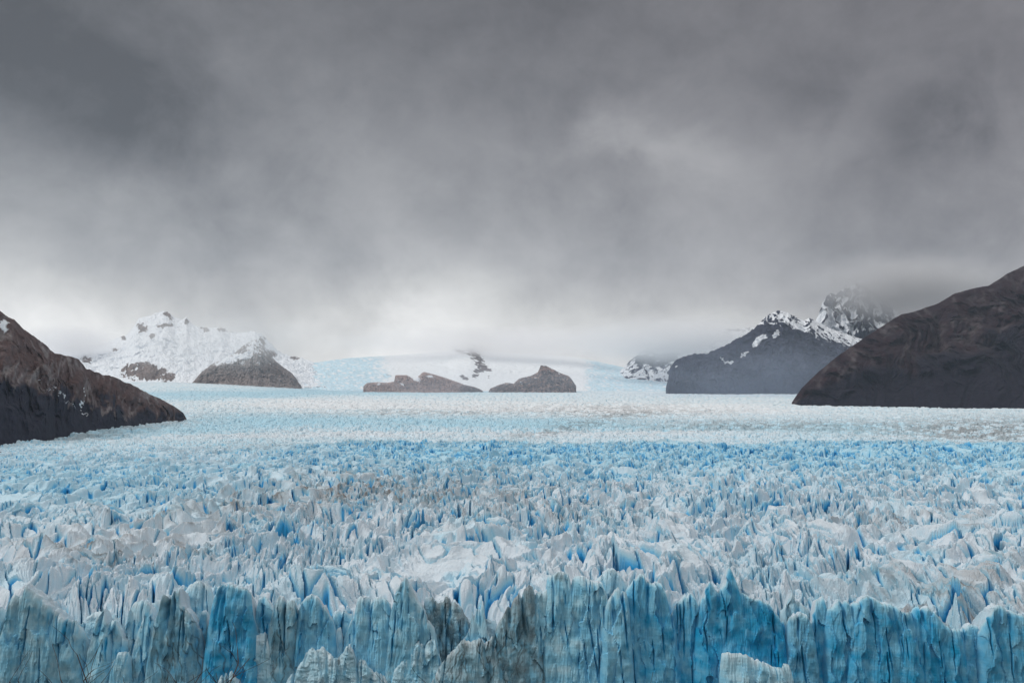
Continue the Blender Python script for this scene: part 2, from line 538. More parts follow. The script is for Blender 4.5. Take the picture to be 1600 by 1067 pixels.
    streak = np.abs(perlin(X / 160 + 0.4 * bn, Y / 34 + X / 900, 151))
    ln = sstep(0.10, 0.0, streak)
    fd = (0.10 + 0.30 * lane(643 + 0.00002 * (px - 900) ** 2, 3, 500, 1100) + 0.30 * lane(650 - 0.02 * (px - 900), 2.5, 820, 1100) + 0.35 * blob(px, row, 210, 668, 120, 8, -8) + 0.55 * blob(px, row, 1180, 664, 210, 9) + 0.75 * blob(px, row, 1540, 672, 150, 20)
          + 0.45 * blob(px, row, 880, 668, 130, 8, -12) + 0.30 * blob(px, row, 950, 638, 130, 6) + 0.30 * blob(px, row, 120, 682, 70, 7)
          + 0.14 * blob(px, row, 700, 640, 400, 14))
    dirt = dirt + (1 - near) * fd * np.clip(sstep(-0.1, 0.35, fbm(X / 55, Y / 60, 161, 4) + 0.1) * 1.5 + ln * 0.9, 0, 1)
    frost = sstep(0.1, 0.6, fbm(X / 25, Y / 25, 171, 4)) * 0.5
    snow_free = 1 - (1 - near) * sstep(0.75, 0.2, farblue) * (0.35 + 0.60 * sstep(666, 636, row + 8 * bn))
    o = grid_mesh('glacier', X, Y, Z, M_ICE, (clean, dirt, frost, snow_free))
    tag(o, 'broad crevassed glacier of white and blue ice filling the valley', 'glacier', kind='structure')


glacier()

# ------------------------------------------------------------------ ice towers of the calving front
def tower(pts, d, label, name='ice_tower', cat='ice tower', group='ice towers along the calving front', skew=0.0, edge=7.0, hue=0.6, frost=0.3,
          dirt=0.0, cracks=4, thick=26, seed=0, flare=0.22, lump=0.0, drop=None, dirtlines=0, layer=0.0, lean=0.10, groove=0.8):
    if hue > 0.74:
        groove *= 0.45
    rs = np.random.RandomState(seed + 500)
    if drop is None:
        drop = rs.uniform(0.10, 0.26)
    a = np.array(pts, float)
    xw = np.array([P(p[0], p[1], d)[0] for p in pts])
    zw = np.array([P(p[0], p[1], d)[2] for p in pts])
    Wd = xw[-1] - xw[0]
    nc = max(28, int(Wd / 0.24))
    s = np.linspace(0, 1, nc)
    xs = xw[0] + s * Wd
    zt = np.interp(xs, xw, zw)
    zt = zt + 0.45 * fbm(xs / 1.7, xs * 0 + seed, 3 + seed, 3) + 0.8 * (ridged(xs / 2.3, xs * 0 + seed, 5 + seed, 3) - 0.5) + 0.12 * perlin(xs / 0.4, xs * 0, seed)
    grooves = []
    for k in range(int(groove * Wd / 3.6 + rs.rand() * groove)):
        gx = xw[0] + Wd * rs.uniform(0.04, 0.96)
        gw, ga = rs.uniform(0.22, 0.75), rs.uniform(0.3, 1.0) ** 2
        zt = zt - 3.2 * ga * np.exp(-np.abs((xs - gx) / gw) ** 1.5)
        grooves.append((gx, gw, ga, rs.uniform(4, 22), rs.uniform(-0.10, 0.10)))
    zt = zt + lump * 1.0 * fbm(xs / 2.2, xs * 0 + 3, 31 + seed, 3)
    zlow = np.linspace(-3, 18, 14)[:-1]
    nv = 150
    fv = np.linspace(0, 1, nv)
    nb = 34
    rows_y, rows_z, kind = [], [], []
    zb = 18.0
    for z in zlow:
        rows_z.append(np.full(nc, z)); rows_y.append(None)
    for v in fv:
        rows_z.append(zb + (zt - zb) * v); rows_y.append(None)
    Zf = np.array(rows_z)
    nf = len(Zf)
    S = np.broadcast_to(s, Zf.shape)
    XC = xw[0] + Wd * 0.5
    below = np.clip(zt[None, :] - Zf, 0, 60)
    Xf = XC + (xs[None, :] - XC) * (1 + flare * below / 25.0) + (2 * s - 1)[None, :] * 1.2 * (1 - np.exp(-below / 5.0))
    ed = edge * np.abs(2 * S - 1) ** 7
    rim = np.exp(-below / 0.9) * 0.9 + np.exp(-below / 4.0) * 0.5
    Yf = d + ed + skew * (S - 0.5) * Wd + lean * (Zf - 40) + rim
    q = Xf + 37 * seed
    big = fbm(q / 9, Zf / 13, 7 + seed, 3)
    flute = fbm(q / 1.9, Zf / 14, 17 + seed, 3)
    plate = worley(q / 4.2 + 0.9 * big, Zf / 24.0 + 0.4 * big, 23 + seed)
    facet = ((_tab[4][plate[2]] - 0.5) * 1.5 + (_tab[2][plate[2]] - 0.5) * 2.6 * plate[3] + (_tab[3][plate[2]] - 0.5) * 1.5 * plate[4])
    Yf = Yf + 1.5 * big + 0.35 * flute + rs.uniform(0.25, 0.75) * (0.55 - ridged(q / 2.6 + 0.6 * big, Zf / 20, 18 + seed, 3)) + 0.35 * (ridged(q / 1.0, Zf / 9, 19 + seed, 2) - 0.5) + facet * 1.35 + 0.12 * fbm(q / 0.9, Zf / 1.6, 27 + seed, 3)
    Yf = Yf + 0.018 * np.sin(Zf * 5.5 + 3 * fbm(q / 5, Zf / 3, 33, 2))
    if lump > 0:
        Yf = Yf + lump * (2.0 * fbm(q / 3.8, Zf / 3.2, 41 + seed, 4) + 1.1 * np.abs(perlin(q / 2.0 + 0.5 * big, Zf / 1.7, 43 + seed)) + 0.5 * np.abs(perlin(q / 0.8, Zf / 0.7, 47 + seed)))
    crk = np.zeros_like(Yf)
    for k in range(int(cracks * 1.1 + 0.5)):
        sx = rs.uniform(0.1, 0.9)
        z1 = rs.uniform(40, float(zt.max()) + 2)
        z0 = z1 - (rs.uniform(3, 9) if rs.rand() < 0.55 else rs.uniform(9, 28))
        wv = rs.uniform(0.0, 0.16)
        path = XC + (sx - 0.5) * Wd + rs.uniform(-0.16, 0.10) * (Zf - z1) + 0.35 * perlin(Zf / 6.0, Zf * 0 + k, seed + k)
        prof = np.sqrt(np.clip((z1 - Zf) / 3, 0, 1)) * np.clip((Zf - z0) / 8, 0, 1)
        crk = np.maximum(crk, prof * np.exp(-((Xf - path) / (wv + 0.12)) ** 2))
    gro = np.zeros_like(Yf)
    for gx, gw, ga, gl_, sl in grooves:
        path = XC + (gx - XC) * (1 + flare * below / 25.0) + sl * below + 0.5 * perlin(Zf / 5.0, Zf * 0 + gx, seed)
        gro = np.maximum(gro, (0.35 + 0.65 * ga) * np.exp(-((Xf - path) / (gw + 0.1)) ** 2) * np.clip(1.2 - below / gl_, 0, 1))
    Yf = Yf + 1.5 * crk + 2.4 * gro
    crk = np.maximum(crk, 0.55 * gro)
    # back: from the crest away over the top
    thick = min(thick, 7 + 0.9 * Wd)
    t = np.linspace(0, 1, nb)[1:]
    crest_y, crest_z, crest_x = Yf[-1], Zf[-1], Xf[-1]
    T = t[:, None]
    Yb = crest_y[None, :] + thick * T ** 1.3
    Zb = crest_z[None, :] - drop * thick * T ** 1.15 - 18.0 * T ** 3 - 14.0 * np.abs(2 * s - 1)[None, :] ** 5 * np.minimum(T * 4, 1)
    Xb = np.broadcast_to(crest_x, Zb.shape)
    Zb = Zb + np.minimum(T * 6, 1) * (1.6 * fbm(Xb / 4 + seed, Yb / 5, 53 + seed, 4) + 1.6 * (ridged(Xb / 5 + 0.3 * Yb, Yb / 9, 57 + seed, 3) - 0.5))
    X = np.vstack([Xf, Xb]); Y = np.vstack([Yf, Yb]); Z = np.vstack([Zf, Zb])
    # material
    isback = np.zeros_like(X); isback[nf:] = 1
    bel = np.vstack([below, np.zeros_like(Zb)])
    qq = X + 37 * seed
    pat = fbm(qq / 6, Z / 5, 63 + seed, 4)
    pat2 = fbm(qq / 11, Z / 4.5, 67 + seed, 3)
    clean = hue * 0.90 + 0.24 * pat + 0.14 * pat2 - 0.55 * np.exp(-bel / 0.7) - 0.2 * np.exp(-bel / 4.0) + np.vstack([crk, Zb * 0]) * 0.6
    clean = np.where(isback > 0, 0.08 + 0.22 * pat, clean)
    dl = dirt * sstep(-0.15, 0.45, fbm(qq / 3.0, Z / 9, 73 + seed, 4) + 0.25)
    if layer > 0:
        band = np.sin((Z * 0.9 - qq * 0.22) * 2.6 + 3.5 * fbm(qq / 9, Z / 3, 77, 3)) * 0.5 + 0.5
        dl = np.maximum(dl, 0.75 * layer * sstep(0.3, 0.9, band) * sstep(-0.15, 0.35, fbm(qq / 1.2, Z / 3, 79, 3) + 0.08))
    for k in range(dirtlines):
        sx = rs.uniform(0.08, 0.92)
        z1 = rs.uniform(36, 52)
        z0 = z1 - rs.uniform(8, 24)
        path = XC + (sx - 0.5) * Wd + rs.uniform(-0.55, 0.55) * (Z - z1) + 1.6 * perlin(Z / 4.0, Z * 0 + k * 3.3, seed + k + 9)
        wv = 0.22 + 0.55 * np.abs(perlin(Z / 3, Z * 0 + k, seed + 3 + k))
        prof = ((Z < z1) & (Z > z0)) * 1.0
        dl = np.maximum(dl, 0.95 * prof * np.exp(-((X - path) / wv) ** 2))
    dl = np.where(isback > 0, 0.35 * sstep(0.0, 0.5, fbm(qq / 5, Y / 5, 83 + seed, 4)) * (0.4 + dirt), dl)
    rimdirt = np.exp(-((bel - 0.15) / 0.3) ** 2) * (isback < 1) * 0.35 * sstep(-0.1, 0.4, fbm(qq / 3, Z * 0, 87 + seed, 3))
    dl = np.maximum(dl, rimdirt)
    fr = frost * sstep(-0.3, 0.5, fbm(qq / 4, Z / 7, 93 + seed, 4) + 0.1) + 0.5 * np.exp(-bel / 0.8)
    fr = np.where(isback > 0, 0.1, fr)
    root = bpy.data.objects.new(name, None)
    COL.objects.link(root)
    root.location = (float(XC), float(d), 0.0)
    root.empty_display_size = 5
    off = np.array([float(XC), float(d), 0.0])
    fslice = slice(0, nf)
    bslice = slice(nf - 1, None)
    for pn, sl_ in (('ice_face', fslice), ('weathered_top', bslice)):
        o = grid_mesh(pn, X[sl_] - off[0], Y[sl_] - off[1], Z[sl_], M_FRONT if pn == 'ice_face' else M_ICE, (clean[sl_], dl[sl_], fr[sl_]))
        o.parent = root
    tag(root, label, cat, group)
    return root


T = [
 # outline in photo pixels, distance, settings, label
 ([(-75, 975), (-60, 948), (-40, 940), (-20, 952), (-6, 950), (6, 962)], 404, dict(hue=.55, frost=.5), 'blue-grey ice tower cut by the left edge of the photo'),
 ([(0, 966), (10, 959), (14, 931), (24, 934), (33, 931), (35, 916), (42, 924), (60, 938), (72, 950), (91, 968), (109, 973), (117, 989), (121, 1020)], 399,
  dict(hue=.55, frost=.5, dirt=.25, cracks=8, skew=.12), 'broad ice tower sloping down rightwards from a jagged pale top, far left of the front'),
 ([(129, 1040), (140, 1003), (147, 968), (155, 950), (158, 964), (163, 975), (168, 1000)], 401, dict(hue=.5, frost=.5, cracks=3, edge=5), 'thin leaning ice spire beside the deep blue cleft on the left'),
 ([(164, 985), (171, 968), (179, 971), (186, 989), (193, 1003)], 403, dict(hue=.6, frost=.4, cracks=2, edge=4), 'narrow round-topped ice tower right of the thin leaning spire'),
 ([(173, 1040), (183, 1021), (190, 1019), (199, 1020), (201, 1032)], 399.5, dict(hue=.5, frost=.5, cracks=1, edge=3), 'low pale ice stump in front of the narrow round-topped tower'),
 ([(188, 1000), (193, 964), (205, 944), (222, 938), (232, 945), (246, 940), (250, 960)], 410, dict(hue=.42, frost=.6, cracks=4), 'pale set-back ice wall behind the small spires on the left'),
 ([(200, 1034), (214, 985), (223, 964), (225, 938), (231, 950), (238, 976), (244, 1000)], 402, dict(hue=.52, frost=.4, cracks=3, edge=5), 'slanting ice fin leaning on the large tower with black dirt veins'),
 ([(232, 990), (247, 950), (251, 931), (260, 934), (263, 924), (275, 925), (279, 947), (288, 955), (295, 962), (308, 990), (312, 1020)], 397,
  dict(hue=.60, frost=.35, dirt=.5, dirtlines=9, cracks=5), 'large ice tower with a notched top and black dirt veins near its foot'),
 ([(277, 945), (280, 927), (293, 916), (305, 909), (315, 911), (324, 920), (329, 950)], 413, dict(hue=.40, frost=.5, cracks=4), 'pale blue ice slab standing back between two large teal towers'),
 ([(306, 985), (312, 958), (319, 958), (324, 985)], 406, dict(hue=.75, dirt=.2, cracks=2, edge=3), 'dark narrow ice wedge in the gap left of the square-topped teal tower'),
 ([(321, 961), (328, 938), (335, 920), (340, 913), (352, 915), (370, 922), (382, 922), (388, 931), (390, 960), (394, 990)], 395,
  dict(hue=.86, frost=.2, dirt=.12, cracks=4, skew=-.08, edge=8, dirtlines=1), 'big square-topped teal ice tower, the boldest on the left half'),
 ([(396, 985), (400, 938), (410, 934), (418, 942), (424, 952), (427, 990)], 403, dict(hue=.72, frost=.3, cracks=3, edge=4), 'deep blue ice tower right beside the square-topped teal tower'),
 ([(392, 1005), (398, 996), (404, 993), (412, 994), (417, 1003), (424, 1020)], 397, dict(hue=.4, frost=.7, cracks=0, edge=3, lump=.2), 'rounded pale ice knob at the foot of the deep blue tower'),
 ([(420, 975), (424, 947), (433, 934), (444, 940), (458, 940), (462, 952), (465, 985)], 398, dict(hue=.55, frost=.4, dirt=.45, cracks=4, dirtlines=7), 'grey-blue ice tower with a peaked top and crossing dirt cracks'),
 ([(462, 970), (467, 945), (477, 934), (484, 932), (493, 936), (505, 947), (509, 955), (516, 969), (519, 995)], 399, dict(hue=.72, frost=.3, dirt=.12, cracks=4), 'dome-topped teal ice tower left of the blue recess'),
 ([(112, 985), (120, 972), (130, 966), (142, 960), (156, 958), (170, 962), (182, 968)], 412, dict(hue=.40, frost=.7, cracks=3, edge=3, lump=.3), 'low pale ice wall set back in the deep cleft on the left'),
 ([(652, 962), (668, 950), (690, 958), (708, 955), (726, 968), (742, 972), (758, 968), (774, 975)], 413, dict(hue=.38, frost=.6, dirt=.2, cracks=4, edge=3, lump=.4), 'pale ice wall set back behind the dirty hollow'),
 ([(512, 968), (522, 957), (536, 955), (548, 962)], 416, dict(hue=.62, frost=.3, cracks=5, edge=2), 'sunken blue ice wall at the back of the recess'),
 ([(518, 1005), (521, 985), (531, 983), (534, 1005)], 404, dict(hue=.5, frost=.5, cracks=1, edge=3), 'short pale ice pillar inside the blue recess'),
 ([(536, 992), (549, 968), (556, 940), (559, 935), (570, 936), (575, 942)], 400, dict(hue=.58, frost=.4, cracks=3, skew=-.15, edge=5), 'flat-topped ice tower left of the long straight dark slit'),
 ([(575.5, 942), (580, 937), (593, 936), (602, 938), (608, 944), (610, 975)], 399, dict(hue=.62, frost=.35, cracks=3, edge=5), 'flat-topped ice tower right of the long straight dark slit'),
 ([(606, 985), (609, 957), (617, 925), (625, 912), (633, 902), (640, 920), (651, 943), (660, 950), (667, 969), (677, 985), (681, 1010)], 397,
  dict(hue=.58, frost=.45, dirt=.15, cracks=6), 'pointed ice tower with sharp summit left of the dirty hollow'),
 ([(660, 960), (663, 938), (675, 934), (684, 947), (695, 934), (704, 940), (712, 945), (723, 957), (731, 975), (736, 1000)], 406,
  dict(hue=.5, frost=.5, dirt=.8, cracks=5, lump=.3, dirtlines=4), 'knobbly brown-stained ice mass in the hollow near the centre'),
 ([(718, 1010), (728, 992), (734, 982), (737, 957), (740, 968), (745, 950), (749, 955), (754, 940), (757, 960), (761, 985), (766, 1000)], 401,
  dict(hue=.55, frost=.4, dirt=.2, cracks=4, edge=4), 'cluster of thin blue ice blades beside the dirty wedge'),
 ([(752, 1024), (763, 1003), (775, 983), (793, 950), (810, 931), (819, 924), (826, 919), (833, 922), (836, 932)], 396,
  dict(hue=.5, frost=.2, dirt=.75, cracks=4, layer=1.0, skew=.1, edge=4, dirtlines=8), 'wedge of ice banded with black dirt, rising to the right'),
 ([(836, 935), (840, 927), (847, 929), (858, 922), (862, 930)], 399, dict(hue=.55, frost=.4, dirt=.2, cracks=5, edge=4), 'slim pale ice column between the dirty wedge and the long cracked wall'),
 ([(856, 930), (857, 905), (867, 898), (875, 896), (889, 899), (892, 912), (893, 940)], 398, dict(hue=.56, frost=.45, cracks=8, edge=5), 'tall fluted ice tower just left of the longest vertical crack'),
 ([(892.5, 935), (896, 908), (905, 903), (914, 905), (921, 910), (933, 911), (942, 912), (948, 930), (956, 960)], 397, dict(hue=.58, frost=.45, cracks=10, edge=6), 'wide grey-blue ice wall just right of the longest vertical crack'),
 ([(926, 915), (935, 907), (945, 897), (953, 890), (963, 894), (974, 905), (984, 916)], 412, dict(hue=.45, frost=.5, cracks=4), 'rounded pale ice shoulder standing behind the grey-blue wall'),
 ([(946, 952), (952, 940), (958, 931), (968, 922), (975, 926), (981, 929), (983, 945)], 394, dict(hue=.62, frost=.35, cracks=4, edge=5), 'curved ice buttress with a low peak in front of the pale shoulder'),
 ([(979, 940), (983, 922), (993, 908), (1003, 899), (1007, 901), (1018, 913), (1035, 915), (1042, 926), (1046, 947), (1049, 957), (1057, 964)], 398,
  dict(hue=.78, frost=.25, cracks=7, edge=6), 'peaked teal ice tower with slotted holes right of centre'),
 ([(1051, 975), (1056, 952), (1065, 940), (1072, 933), (1076, 937), (1081, 928), (1088, 936), (1095, 954), (1098, 975)], 400, dict(hue=.82, frost=.2, cracks=6, edge=5), 'twin-pointed low ice tower left of the tallest spike'),
 ([(1091, 970), (1098, 945), (1105, 929), (1107, 912), (1112, 909), (1121, 924), (1127, 925), (1137, 911), (1144, 888), (1149, 896), (1154, 910), (1158, 924), (1164, 932), (1170, 960)], 397,
  dict(hue=.88, frost=.18, cracks=6, edge=7), 'tall teal ice tower ending in two sharp spikes'),
 ([(1159, 945), (1163, 929), (1172, 934), (1182, 940), (1189, 939), (1207, 948), (1219, 965), (1232, 975), (1235, 1000)], 398,
  dict(hue=.95, frost=.10, cracks=4, skew=.06, edge=7), 'deep teal ice wall sloping down to the right of the spikes'),
 ([(1226, 960), (1232, 941), (1241, 923), (1248, 938), (1258, 948), (1268, 956), (1273, 975)], 409, dict(hue=.42, frost=.5, dirt=.2, cracks=3, edge=4), 'pale pointed ice tooth standing back behind a rounded stump'),
 ([(1234, 985), (1238, 968), (1246, 964), (1253, 960), (1264, 964), (1271, 976), (1277, 1005)], 397, dict(hue=.75, frost=.3, dirt=.25, cracks=3, edge=6), 'rounded greenish ice stump in front of the pale tooth'),
 ([(1272, 985), (1276, 955), (1279, 941), (1290, 935), (1295, 950), (1299, 985)], 400, dict(hue=.82, frost=.25, cracks=3, edge=5), 'narrow bright blue ice tower right of the rounded stump'),
 ([(1294, 975), (1297, 954), (1304, 950), (1316, 938), (1327, 941), (1335, 950), (1339, 975)], 398, dict(hue=.80, frost=.3, cracks=3, edge=6), 'gable-topped ice tower left of the widest teal wall'),
 ([(1334, 965), (1339, 948), (1348, 940), (1358, 932), (1374, 940), (1392, 948), (1399, 946), (1415, 959), (1433, 961), (1437, 980)], 396,
  dict(hue=.84, frost=.3, cracks=5, edge=7), 'widest teal ice wall with a blunt peak on its left'),
 ([(1430, 970), (1434, 954), (1441, 948), (1454, 950), (1471, 966), (1482, 978), (1487, 984), (1506, 983), (1509, 1000)], 398,
  dict(hue=.88, frost=.28, cracks=4, edge=6), 'teal ice wall stepping down to the low saddle on the right'),
 ([(1504, 995), (1509, 983), (1520, 977), (1538, 983), (1543, 1000)], 401, dict(hue=.78, frost=.3, cracks=3, edge=5), 'low ice tower in the saddle right of the stepping wall'),
 ([(1537, 1000), (1541, 982), (1552, 961), (1555, 954), (1569, 948), (1582, 954), (1594, 961), (1606, 964), (1625, 985)], 397,
  dict(hue=.80, frost=.3, dirt=.1, cracks=4, edge=8), 'peaked teal ice tower at the right edge of the photo'),
 ([(1612, 985), (1630, 955), (1655, 940), (1680, 950), (1700, 975)], 399, dict(hue=.8, frost=.3), 'teal ice tower just outside the right edge'),
]
for i, (pts, d, kw, lab) in enumerate(T):
    tower(pts, d, lab, seed=i + 1, **kw)

tower([(1129, 1045), (1131, 1024), (1136, 1022), (1150, 1023), (1167, 1025), (1179, 1031), (1181, 1034), (1189, 1034), (1205, 1042), (1216, 1045),
       (1229, 1037), (1235, 1041), (1243, 1066)], 385, 'pale flat-topped ice block standing before the deep teal wall', 'ice_block', 'ice block', None,
      hue=.50, frost=.55, cracks=2, seed=71, edge=3, groove=0.0, thick=11, drop=0.5, flare=0.03)
tower([(440, 1075), (455, 1052), (470, 1036), (476, 1022), (486, 1013), (496, 1018), (502, 1012), (515, 1022), (526, 1030), (534, 1022), (540, 1012), (545, 1008), (551, 1016), (557, 1032), (570, 1034), (578, 1046), (596, 1054), (612, 1072)], 394,
      'heap of crumbled pale ice piled under the blue recess', 'ice_heap', 'ice heap', None, hue=.36, frost=.8, cracks=2, lump=.35, seed=72, edge=5, thick=11, drop=0.5, dirtlines=2)
tower([(604, 1070), (616, 1048), (630, 1030), (640, 1012), (652, 1005), (664, 1006), (678, 1000), (684, 1018), (694, 1060)], 394.5,
      'lumpy pale ice mound below the pointed tower', 'ice_heap', 'ice heap', None, hue=.44, frost=.7, cracks=1, lump=.35, seed=73, edge=5, thick=9, drop=0.5)
tower([(664, 1085), (682, 1050), (696, 1028), (712, 1014), (722, 1000), (738, 1003), (752, 999), (766, 1004), (780, 1024), (800, 1062)], 394,
      'cracked grey ice apron with dark veins below the dirty wedge', 'ice_heap', 'ice heap', None, hue=.46, frost=.5, dirt=.45, cracks=4, lump=0.1, seed=74, edge=5, thick=9, drop=0.5, dirtlines=14)
tower([(340, 1062), (352, 1050), (362, 1048), (368, 1056), (374, 1070)], 392,
      'small pale ice lump under the square-topped tower', 'ice_heap', 'ice heap', None, hue=.40, frost=.8, cracks=0, lump=0.3, seed=75, edge=3, thick=7, drop=0.5)

# ------------------------------------------------------------------ mountains
def mountain(name, label, ridge, foot, mat, ncol=420, nrow=170, seed=0, rough=1.0, gully=1.0, snowf=None, vegf=None, scree=None, pw=0.85, back=1.0, kind='structure', cat='mountain', group=None, jag=1.0, sink=25, fs=1.0):
    """ridge / foot: (px, row, distance) along the skyline and along the ice"""
    r = np.array(ridge, float); f = np.array(foot, float)
    x0, x1 = r[0, 0], r[-1, 0]
    px = np.linspace(x0, x1, ncol)
    rr, rd = np.interp(px, r[:, 0], r[:, 1]), np.interp(px, r[:, 0], r[:, 2])
    fr_, fd = np.interp(px, f[:, 0], f[:, 1]), np.interp(px, f[:, 0], f[:, 2])
    tx = (px - 800) / F
    rz = row_z(rr, rd); fz = row_z(fr_, fd) - sink
    fd = fd - sink
    hgt = np.maximum(rz - fz, 5.0)
    t = np.concatenate([np.linspace(0, 1, nrow), 1 + np.linspace(0, 1, 26)[1:]])
    Tt, TX = np.meshgrid(t, tx, indexing='ij')
    tf = np.clip(Tt, 0, 1); tb = np.clip(Tt - 1, 0, 1)
    span = np.maximum(rd - fd, 10)
    Y = fd + span * tf + tb * back * np.maximum(span, hgt * 1.2)
    prof = tf ** pw
    Z = fz + (rz - fz) * prof - tb ** 1.1 * hgt * 0.9
    X = TX * Y
    H = np.broadcast_to(hgt, Z.shape)
    sc = max(60.0, float(np.median(hgt)) * 0.55) * fs
    env = np.sin(np.pi * np.clip(tf, 0, 1) * 0.94 + 0.10) * (1 - 0.6 * tb)
    mx, my = tx * (fd + rd) / 2, (fd + rd) / 2
    A = np.concatenate([[0], np.cumsum(np.hypot(np.diff(mx), np.diff(my)))])[None, :] + 0 * Tt + seed * 13.7
    Sl = np.sqrt(span ** 2 + hgt ** 2)[None, :] * Tt
    wob = fbm(A / sc, Sl / sc, seed + 1, 3)
    gl = ridged(A / (sc * 0.55) + 0.8 * wob + 0.25 * Sl / sc, Sl / (sc * 2.6) + wob, seed + 5, 5) - 0.55
    fb = fbm(A / (sc * 0.9), Sl / (sc * 0.9), seed + 9, 6)
    Y2 = Y - env * sc * (0.75 * gully * gl + 0.40 * rough * fb)
    # small ruggedness along the skyline too
    jg = jag * (0.10 * ridged(A / (sc * 0.30), Sl / (sc * 0.5), seed + 13, 5) - 0.055) * sc * np.clip(H / sc, 0.2, 1)
    Z2 = Z + jg + env * 0.10 * sc * rough * fb
    X2 = TX * Y2 + env * sc * 0.15 * rough * fbm(A / (sc * .7), Z / (sc * .7), seed + 19, 4)
    # photo-like coordinates for placing snow and plants on the slope
    u = px[None, :] + Z * 0
    dd = Y
    el = (Z - CAMZ) / dd
    v = 533.5 - F * np.tan(np.arctan(el) - PITCH)
    n = fbm(A / (sc * .5), Sl / (sc * .6), seed + 23, 5)
    n2_ = ridged(A / (sc * .25) + wob + 0.4 * Sl / sc, Sl / (sc * .7), seed + 29, 4) - .55
    n3 = fbm(A / (sc * .22), Sl / (sc * .22), seed + 35, 4)
    uu = u + F * sc * 0.11 * n3 / Y; vv_ = v + F * sc * 0.08 * fbm(A / (sc * .2), Sl / (sc * .2), seed + 37, 4) / Y
    alt = prof
    snow = snowf(uu, vv_, alt, n, n2_, gl) if snowf else Z * 0
    veg = vegf(u, v, alt, n, n2_, gl) if vegf else Z * 0
    sr = scree(u, v, alt, n, n2_, gl) if scree else Z * 0
    o = grid_mesh(name, X2, Y2, Z2, mat, (snow + Z * 0, veg + Z * 0, sr + Z * 0))
    tag(o, label, cat, group, kind)
    return o


# right-hand dark slope
mountain('mountain', 'dark heath-covered mountain slope rising to the right edge',
         [(1236, 629, 5536), (1242, 620, 5536), (1252, 606, 5559), (1280, 580, 5627), (1310, 556, 5706), (1345, 532, 5819), (1385, 506, 5966), (1410, 491, 6045), (1440, 484, 6124),
          (1470, 473, 6214), (1495, 459, 6282), (1520, 452, 6327), (1548, 447, 6384), (1575, 430, 6497), (1600, 417, 6610), (1650, 392, 6836), (1720, 360, 7118), (1850, 330, 7457), (2050, 380, 7796)],
         [(1236, 634, 5480), (1300, 633, 5310), (1600, 635, 5028), (2050, 650, 4407)], M_HILL_R, 620, 240, 3, 0.6, 0.55, jag=0.14,
         vegf=lambda u, v, a, n, n2, g: np.clip(0.80 - 0.75 * sstep(0.22, 0.85, a) + 0.35 * n + 0.3 * g, 0, 1),
         scree=lambda u, v, a, n, n2, g: 0.12 * sstep(0.05, 0.35, n2) + 0.35 * sstep(0.1, 0.5, n2 + n - 0.25) * sstep(0.4, 0.9, a) * 0.5 + 0.30 * sstep(0.05, 0.0, a) * 1.0, pw=0.9)
# left-hand brown slope
mountain('mountain', 'brown rocky mountain spur with thin pale gullies on the left',
         [(-420, 470, 2150), (-250, 430, 2250), (-120, 440, 2350), (-50, 462, 2450), (0, 488, 2520), (15, 497, 2550), (30, 508, 2580), (45, 522, 2610), (65, 535, 2660), (85, 553, 2720), (110, 557, 2820), (122, 562, 2870),
          (135, 575, 2920), (152, 582, 2990), (180, 590, 3100), (205, 600, 3200), (225, 611, 3270), (255, 625, 3390), (275, 636, 3460), (288, 645, 3520), (293, 654, 3560)],
         [(-420, 760, 1500), (-100, 722, 1800), (0, 704, 2050), (75, 693, 2300), (90, 678, 2500), (200, 663, 3000), (293, 657, 3500)], M_HILL_L, 520, 240, 33, 0.7, 0.45, jag=0.35,
         snowf=lambda u, v, a, n, n2, g: 0.75 * blob(u, v, 6, 506, 14, 14, 45) + 0.5 * sstep(.2, .5, n2) * blob(u, v, 0, 500, 40, 30)
            + 0.85 * np.exp(-((u - 132 - 5 * np.sin(v / 6.0)) / 1.3) ** 2) * (v > 605) * (v < 648)
            + 0.6 * np.exp(-((u - (60 + (v - 590) * 1.25)) / 1.6) ** 2) * (v > 592) * (v < 640) + 0.5 * np.exp(-((u - 176) / 1.0) ** 2) * (v > 636) * (v < 652),
         vegf=lambda u, v, a, n, n2, g: np.clip(0.30 + 0.55 * sstep(-30, 30, v - (596 + 0.24 * u + 45 * n + 20 * n2)) - 0.15 * sstep(0.1, 0.4, n2), 0, 1),
         scree=lambda u, v, a, n, n2, g: 0.55 * sstep(0.1, 0.5, n2 + 0.7 * n) , pw=0.85)
mountain('rock_knoll', 'small dark rock knoll at the ice edge on the far left',
         [(-160, 690, 1700), (-60, 696, 1700), (-20, 699, 1700), (0, 704, 1700), (10, 708, 1700), (17, 713, 1700)], [(-160, 730, 1600), (17, 716, 1680)], M_HILL_L, 80, 40, 35,
         vegf=lambda u, v, a, n, n2, g: 1.0 + 0 * u, cat='rock', kind=None)
mountain('rock_outcrop', 'small black rock breaking through the ice at the right edge',
         [(1586, 669, 3550), (1592, 666.5, 3560), (1600, 665.5, 3560), (1612, 664, 3560), (1630, 669, 3550)], [(1586, 671.5, 3480), (1630, 671.5, 3480)], M_SLATE, 60, 30, 37,
         vegf=lambda u, v, a, n, n2, g: 1.0 + 0 * u, cat='rock', kind=None, sink=14)
